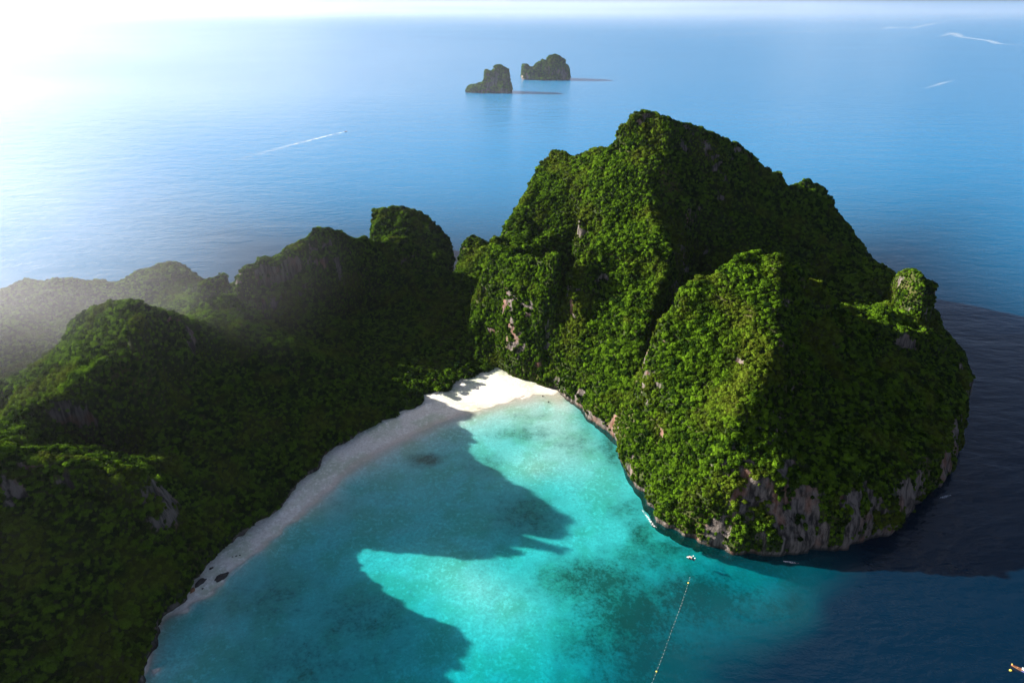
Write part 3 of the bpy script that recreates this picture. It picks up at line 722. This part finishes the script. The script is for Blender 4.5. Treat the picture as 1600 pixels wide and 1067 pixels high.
def tube(bm, pts, r, n=6):
    rings = []
    for i, p in enumerate(pts):
        p = Vector(p); d = (Vector(pts[min(i + 1, len(pts) - 1)]) - Vector(pts[max(i - 1, 0)])).normalized()
        s_ = d.cross(Vector((0, 0, 1))) if abs(d.z) < 0.95 else d.cross(Vector((0, 1, 0))); s_.normalize(); t_ = d.cross(s_)
        rr = r[i] if isinstance(r, (list, tuple)) else r
        rings.append([p + (s_ * math.cos(k * 6.2832 / n) + t_ * math.sin(k * 6.2832 / n)) * rr for k in range(n)])
    loft(bm, rings)
M_WHITE = simple("white_paint", (0.80, 0.80, 0.78), 0.35, 0.05)
M_WOOD = simple("varnished_planks", (0.20, 0.09, 0.045), 0.5, 0.3, 6.0)
M_NAVY = simple("dark_navy_paint", (0.012, 0.02, 0.045), 0.4)
M_PINK = simple("faded_pink_canvas", (0.55, 0.36, 0.33), 0.8)
M_BLUE = simple("blue_canvas", (0.05, 0.14, 0.50), 0.7)
M_YEL = simple("yellow_float_plastic", (0.75, 0.62, 0.06), 0.4)
M_ORA = simple("orange_cloth", (0.80, 0.32, 0.12), 0.8)
M_ROPE = simple("pale_rope", (0.45, 0.44, 0.36), 0.9)
M_STEEL = simple("dark_engine_metal", (0.06, 0.06, 0.07), 0.4)
M_ROCK = simple("dark_wet_rock", (0.035, 0.028, 0.026), 0.8, 0.5, 0.8)
M_RUST = simple("rusty_brown_rock", (0.20, 0.085, 0.04), 0.9, 0.4, 0.5)
M_SKIN = simple("skin", (0.42, 0.24, 0.16), 0.6)

def rock(px, py, lx, ly, hz, ang, label, seed, mat=M_ROCK, group="dark rocks along the beach", z=0.5):
    g = at(px, py, z); rs = np.random.default_rng(seed)
    bm = bmesh.new(); bmesh.ops.create_icosphere(bm, subdivisions=3, radius=1.0)
    co = np.array([v.co[:] for v in bm.verts]); n = fbm(co * 1.3 + seed * 5.1, 3, seed); n2 = fbm(co * 3.1 + seed, 2, seed + 3)
    for v, a, b2 in zip(bm.verts, n, n2):
        c = v.co * (1 + a * 0.55 + b2 * 0.18); v.co = (c.x * lx, c.y * ly, c.z * hz)
    o = bm_obj("boulder", bm, mat); o.location = (g[0], g[1], z + hz * 0.15); o.rotation_euler[2] = ang
    tag(o, label, "boulder", group)
rock(345, 903, 5.2, 2.2, 2.2, R(52), "largest dark boulder at the water edge of the beach end", 1, z=0.3)
rock(312, 912, 5.0, 2.4, 2.4, R(60), "long dark boulder against the cliff foot at the beach end", 2, z=1.2)
rock(330, 889, 2.0, 0.9, 1.0, R(45), "small dark boulder lying alone on the sand by the cliff", 3, z=1.6)
rock(317, 920, 1.0, 0.9, 0.8, 0.3, "small round rock between the two big boulders", 4, z=0.8)
rock(301, 924, 2.0, 1.2, 3.2, R(60), "rusty brown rock standing at the cliff foot beside the beach", 5, M_RUST, None, 1.0)
for j, (px, py) in enumerate(((363, 870), (369, 868.5), (375, 867))):
    rock(px, py, 0.7, 0.45, 0.4, R(30), "tiny dark stone in a row on the shaded sand", 20 + j, M_ROCK, "tiny stones in a row on the sand", 1.3)
rock(848, 619, 0.9, 0.7, 0.8, 0.2, "small dark rock in the pale shallows nearest the sand corner", 31, group="rocks in the shallows", z=0.0)
rock(857, 628, 0.8, 0.6, 0.7, 0.9, "small dark rock in the pale shallows farther from the sand", 32, group="rocks in the shallows", z=0.0)

# float line across the bay mouth
ra, rb = at(1078, 902), at(1016, 1072)
line = empty("float_line", (ra[0], ra[1], 0.05), 0, "string of small white and yellow floats across the bay mouth", "float line")
NF = 34; fpts = []
for k in range(NF + 1):
    t = k / NF; q = ra + (rb - ra) * t
    fpts.append((q[0] - ra[0] + math.sin(t * 9) * 0.25 + math.sin(t * 3.1) * 1.0, q[1] - ra[1], 0.02))
bm = bmesh.new(); tube(bm, fpts, 0.010, 4); bm_obj("rope", bm, M_ROPE, line)
def ball(mat, r):
    bm = bmesh.new(); bmesh.ops.create_uvsphere(bm, u_segments=8, v_segments=6, radius=r)
    for v in bm.verts: v.co.x *= 1.25
    me = bpy.data.meshes.new("float"); bm.to_mesh(me); bm.free(); me.materials.append(mat); return me
fm, fy = ball(M_WHITE, 0.14), ball(M_YEL, 0.5)
for k, q in enumerate(fpts):
    o = bpy.data.objects.new("float", fy if k in (2, 30) else fm); o.location = q; o.parent = line; COL.objects.link(o)
    if k in (2, 30): o["label"] = "larger yellow float"

# small moored boat by the headland
g = at(1079, 873)
bt = empty("small_boat", (g[0], g[1], 0), R(150), "small dark boat with a pink awning and white bow by the headland", "boat")
bm = bmesh.new(); hull(bm, 6.6, 2.3, 0.75); bm_obj("hull", bm, M_NAVY, bt)
bm = bmesh.new(); box(bm, (2.3, 0, 0.98), (1.7, 1.3, 0.16), 0.55); bm_obj("bow_deck", bm, M_WHITE, bt)
bm = bmesh.new(); box(bm, (0.4, 0, 1.95), (2.7, 1.7, 0.12), 0.92); bm_obj("awning", bm, M_PINK, bt)
for sx in (-0.8, 1.5):
    for sy in (-0.75, 0.75):
        bm = bmesh.new(); tube(bm, [(sx, sy, 0.5), (sx, sy, 1.92)], 0.05); bm_obj("post", bm, M_WHITE, bt)
bm = bmesh.new(); box(bm, (-3.1, 0, 0.95), (0.6, 0.6, 0.9), 0.8); bm_obj("engine", bm, M_STEEL, bt)
for k, (px, py) in enumerate(((1083.5, 868.5), (1086, 872))):
    g = at(px, py); o = bpy.data.objects.new("buoy", ball(M_WHITE, 0.45)); o.location = (g[0], g[1], 0.1); COL.objects.link(o)
    tag(o, ("white buoy beside the awning of the small dark boat", "white buoy off the stern of the small dark boat")[k], "buoy", "white buoys by the small boat")

# longtail boat cut by the frame at lower right
g0, g1 = at(1581, 1040), at(1604, 1051)
dv = np.array(g0 - g1); an = math.atan2(dv[1], dv[0]); u = dv / np.linalg.norm(dv); L = 15.0
c = g0 - u * (L * 0.5 - 0.4)
lt = empty("longtail_boat", (c[0], c[1], 0), an, "wooden longtail boat with a white roof and cloth tied to its prow", "boat")
bm = bmesh.new(); hull(bm, L, 2.4, 0.7, 0.55, 0.6); bm_obj("hull", bm, M_WOOD, lt)
bm = bmesh.new(); tube(bm, [(L * 0.44, 0, 0.6), (L * 0.485, 0, 1.3), (L * 0.51, 0, 2.3)], [0.22, 0.16, 0.09]); pw = bm_obj("prow", bm, M_WOOD, lt)
bm = bmesh.new(); tube(bm, [(L * 0.478, 0, 1.1), (L * 0.492, 0, 1.7)], [0.42, 0.34], 8); bm_obj("scarf", bm, M_ORA, pw)
bm = bmesh.new(); tube(bm, [(L * 0.493, 0, 1.72), (L * 0.503, 0, 2.1)], [0.30, 0.22], 8); bm_obj("scarf", bm, M_YEL, pw)
bm = bmesh.new(); box(bm, (-0.6, 0, 0.52), (9.5, 1.5, 0.08)); bm_obj("deck", bm, M_WOOD, lt)
bm = bmesh.new()
loft(bm, [[(x, y, 2.15 + 0.28 * (1 - (y / 1.15) ** 2) + dz) for y, dz in ((-1.15, 0), (-0.6, 0), (0, 0), (0.6, 0), (1.15, 0), (0.6, -0.06), (0, -0.06), (-0.6, -0.06))] for x in (-4.6, -2.5, 0, 2.0)])
bm_obj("roof", bm, M_WHITE, lt)
for sx in (-4.4, -1.3, 1.8):
    for sy in (-1.0, 1.0):
        bm = bmesh.new(); tube(bm, [(sx, sy, 0.6), (sx, sy, 2.2)], 0.05); bm_obj("post", bm, M_WOOD, lt)
for sy in (-1.12, 1.12):
    bm = bmesh.new(); box(bm, (-1.3, sy, 0.80), (6.2, 0.06, 0.5)); bm_obj("side_cloth", bm, M_BLUE, lt)
bm = bmesh.new(); box(bm, (-6.6, 0, 1.25), (0.9, 0.6, 0.6), 0.8); en = bm_obj("engine", bm, M_STEEL, lt)
bm = bmesh.new(); tube(bm, [(-6.9, 0, 1.15), (-11.0, 0, -0.2)], 0.06); bm_obj("drive_shaft", bm, M_STEEL, en)
# person sitting on the fore deck
def person(parent_loc, rz, label):
    t = empty("person", parent_loc, rz, label, "person")
    me = bpy.data.meshes.new("body"); vs = [(0, 0, 0.12), (0, 0, 0.38), (0, 0, 0.58), (0, 0, 0.68), (0.02, 0, 0.80), (0.02, 0.19, 0.55), (0.12, 0.24, 0.32), (0.30, 0.16, 0.22), (0.02, -0.19, 0.55), (0.12, -0.24, 0.32), (0.30, -0.16, 0.22),
          (0.06, 0.10, 0.10), (0.42, 0.13, 0.30), (0.52, 0.12, 0.0), (0.64, 0.12, 0.0), (0.06, -0.10, 0.10), (0.42, -0.13, 0.30), (0.52, -0.12, 0.0), (0.64, -0.12, 0.0)]
    es = [(0, 1), (1, 2), (2, 3), (3, 4), (2, 5), (5, 6), (6, 7), (2, 8), (8, 9), (9, 10), (0, 11), (11, 12), (12, 13), (13, 14), (0, 15), (15, 16), (16, 17), (17, 18)]
    me.from_pydata(vs, es, []); me.materials.append(M_SKIN)
    o = bpy.data.objects.new("body", me); COL.objects.link(o); o.parent = t
    sk = o.modifiers.new("skin", "SKIN"); rad = [.15, .14, .15, .06, .10, .06, .045, .04, .06, .045, .04, .10, .065, .05, .04, .10, .065, .05, .04]
    for d_, r_ in zip(me.skin_vertices[0].data, rad): d_.radius = (r_, r_)
    me.skin_vertices[0].data[0].use_root = True
    o.modifiers.new("sub", "SUBSURF").levels = 1
    bm = bmesh.new(); tube(bm, [(0, 0, 0.14), (0, 0, 0.36), (0, 0, 0.60)], [0.19, 0.17, 0.19], 10); bm_obj("shirt", bm, M_ORA, t)
    bm = bmesh.new(); bmesh.ops.create_uvsphere(bm, u_segments=10, v_segments=6, radius=0.115)
    for v in bm.verts: v.co = Vector((v.co.x - 0.01, v.co.y, max(v.co.z, -0.02) + 0.835))
    bm_obj("hair", bm, M_STEEL, t)
pp = c + u * 4.0
person((pp[0], pp[1], 0.56), an, "person in an orange shirt sitting on the fore deck of the longtail boat")
g = at(1579, 1047); o = bpy.data.objects.new("buoy", ball(M_YEL, 0.75)); o.location = (g[0], g[1], 0.2); COL.objects.link(o)
tag(o, "yellow buoy floating beside the prow of the longtail boat", "buoy")

# speedboat far out with its wake
g = at(540, 206); g2 = at(400, 241)
dv = g - g2; an = math.atan2(dv[1], dv[0])
sb = empty("speedboat", (g[0], g[1], 0), an, "white speedboat running across the open sea with a long wake", "boat")
bm = bmesh.new(); hull(bm, 13, 3.6, 1.3, 0.3, 0.9, 0.5); bm_obj("hull", bm, M_WHITE, sb)
bm = bmesh.new(); box(bm, (-0.5, 0, 3.0), (6.0, 3.0, 0.2), 0.95); bm_obj("canopy", bm, M_BLUE, sb)
bm = bmesh.new(); box(bm, (2.2, 0, 1.9), (1.6, 2.4, 0.9), 0.7); bm_obj("windscreen", bm, M_NAVY, sb)
for sx in (-3.2, 2.2):
    for sy in (-1.3, 1.3):
        bm = bmesh.new(); tube(bm, [(sx, sy, 1.2), (sx, sy, 2.95)], 0.06); bm_obj("post", bm, M_WHITE, sb)
for sy in (-0.7, 0.7):
    bm = bmesh.new(); box(bm, (-6.7, sy, 1.1), (0.8, 0.6, 1.3), 0.8); bm_obj("outboard_engine", bm, M_STEEL, sb)

M_FOAM, nt = new_mat("sea_foam"); b = NB(nt)
p = b.pos()
al = b.math("MULTIPLY", b.attr("foam"), b.ramp(b.noise(b.mapping(p, (1, 1, 0)), 0.06, 5, 0.65), 0.32, 0.62))
df = b.n("ShaderNodeBsdfDiffuse", {"Color": (0.80, 0.83, 0.85, 1)}).outputs[0]
b.out(b.n("ShaderNodeMixShader", {0: al, 1: b.n("ShaderNodeBsdfTransparent").outputs[0], 2: df}).outputs[0])
M_SWASH, nt = new_mat("shore_foam"); b = NB(nt); p = b.pos()
al = b.math("MULTIPLY", b.attr("foam"), b.ramp(b.noise(p, 0.8, 4, 0.65), 0.42, 0.60))
df = b.n("ShaderNodeBsdfDiffuse", {"Color": (0.80, 0.83, 0.85, 1)}).outputs[0]
b.out(b.n("ShaderNodeMixShader", {0: al, 1: b.n("ShaderNodeBsdfTransparent").outputs[0], 2: df}).outputs[0])
def foam(pts, widths, strength, label, z=0.15, mat=None):
    P_ = np.array(pts, float); t = np.linspace(0, len(P_) - 1, 16 * (len(P_) - 1) + 1); i = np.minimum(t.astype(int), len(P_) - 2); f = (t - i)[:, None]
    Cc = P_[i] * (1 - f) + P_[i + 1] * f; W = np.interp(t, np.arange(len(P_)), widths); S = np.interp(t, np.arange(len(P_)), strength)
    T = np.gradient(Cc, axis=0); T /= np.linalg.norm(T, axis=1, keepdims=True); Nn = np.stack([-T[:, 1], T[:, 0], 0 * T[:, 0]], 1)
    prof = np.array([-1, -0.5, 0, 0.5, 1]); vs = []; al_ = []
    for k in range(len(Cc)):
        for q in prof: vs.append(Cc[k] + Nn[k] * q * W[k] + np.array([0, 0, z])); al_.append(S[k] * (1 - q * q))
    n = len(Cc); ii = np.arange(n * 5).reshape(n, 5)
    fq = np.stack([ii[:-1, :-1], ii[:-1, 1:], ii[1:, 1:], ii[1:, :-1]], -1).reshape(-1, 4)
    o = mesh_obj("foam", vs, fq, mat or M_FOAM); attr(o.data, "foam", al_); tag(o, label, "foam", kind="stuff")
foam(P0((539, 206.3), (520, 210.5), (490, 218), (455, 227), (410, 239), (340, 258)), (2.5, 7, 9, 12, 16, 24), (0.8, 0.55, 0.45, 0.3, 0.15, 0.0), "white wake trailing behind the speedboat")
foam(P0((1378, 46), (1395, 43), (1425, 44.5), (1455, 38), (1505, 31.5)), (60, 120, 60, 50, 20), (0.05, 0.22, 0.16, 0.2, 0.03), "long pale foam streak far out at upper right")
foam(P0((1500, 31), (1560, 27), (1640, 25)), (30, 40, 30), (0.12, 0.15, 0.12), "thin foam streak running to the right edge far out")
foam(P0((1468, 58), (1490, 52), (1500, 58), (1545, 64), (1560, 69), (1620, 72)), (20, 70, 60, 45, 50, 30), (0.08, 0.28, 0.24, 0.3, 0.24, 0.12), "bent foam streak at upper right")
foam(P0((1445, 139), (1470, 131), (1495, 125)), (12, 16, 8), (0.05, 0.25, 0.05), "short faint foam streak on the open sea")
foam(P0((1000, 62), (1150, 54), (1380, 46)), (40, 60, 40), (0.02, 0.15, 0.15), "faint long foam line across the far sea")
foam(P0((1224, 876.5), (1234, 878), (1248, 879.5)), (1.0, 1.6, 0.7), (0.8, 1, 0.6), "small patch of foam at the dark cliff foot", 0.06, M_SWASH)
foam(P0((1468, 778), (1478, 775.5), (1486, 773)), (0.8, 1.8, 0.6), (0.8, 1, 0.6), "small patch of foam under the right cliff", 0.06, M_SWASH)
foam(P0((1003, 796), (1012, 808), (1020, 820), (1026, 824)), (0.7, 1.2, 1.4, 0.6), (0.5, 0.9, 1, 0.4), "thin wash of foam along the foot of the sunlit headland", 0.06, M_SWASH)
foam(P0((345, 912), (358, 902), (385, 879), (400, 866)), (0.5, 0.8, 0.6, 0.3), (0.7, 0.8, 0.6, 0.2), "thin wash of foam at the shaded beach edge", 0.25, M_SWASH)

# ------------------------------------------------------------------ haze
def mist(name, c, rad, dens, label, aniso=0.55):
    m, nt = new_mat(name + "_air"); b = NB(nt)
    tc = b.n("ShaderNodeTexCoord").outputs["Object"]
    L = b.n("ShaderNodeVectorMath", {0: tc}, operation="LENGTH").outputs["Value"]
    f = b.math("MULTIPLY", b.ramp(L, 1.0, 0.1), b.ramp(b.noise(b.mapping(tc, (1.6, 1.6, 1.1)), 1.0, 3), 0.25, 0.7))
    b.out(None, b.n("ShaderNodeVolumePrincipled", {"Color": (0.90, 0.92, 1.0, 1), "Density": b.math("MULTIPLY", f, dens), "Anisotropy": aniso}).outputs[0])
    bm = bmesh.new(); bmesh.ops.create_icosphere(bm, subdivisions=3, radius=1.0)
    me = bpy.data.meshes.new(name); bm.to_mesh(me); bm.free(); me.materials.append(m)
    o = bpy.data.objects.new(name, me); o.location = c; o.scale = rad; COL.objects.link(o); tag(o, label, "mist", kind="stuff")
mist("mist", (-560, 660, 150), (430, 320, 180), 0.0009, "thin grey mist drifting over the left hills")
mist("mist", (-2300, 2800, 100), (3600, 2800, 290), 0.00012, "bright sunlit haze over the sea at upper left", 0.35)
mist("mist", (500, 17000, 0), (22000, 12000, 400), 0.00014, "white fog bank lying along the horizon")
M_HAZE, nt = new_mat("haze_air"); b = NB(nt)
b.out(None, b.n("ShaderNodeVolumePrincipled", {"Color": (0.78, 0.87, 1.0, 1), "Density": 0.000012, "Anisotropy": 0.75}).outputs[0])
bm = bmesh.new(); bmesh.ops.create_cube(bm, size=1.0)
for v in bm.verts: v.co = ((-38500, 38500)[v.co.x > 0], (-3500, 36500)[v.co.y > 0], (-32, 408)[v.co.z > 0])
me = bpy.data.meshes.new("haze"); bm.to_mesh(me); bm.free(); me.materials.append(M_HAZE)
o = bpy.data.objects.new("haze", me); COL.objects.link(o); tag(o, "pale sunlit sea haze", kind="stuff")
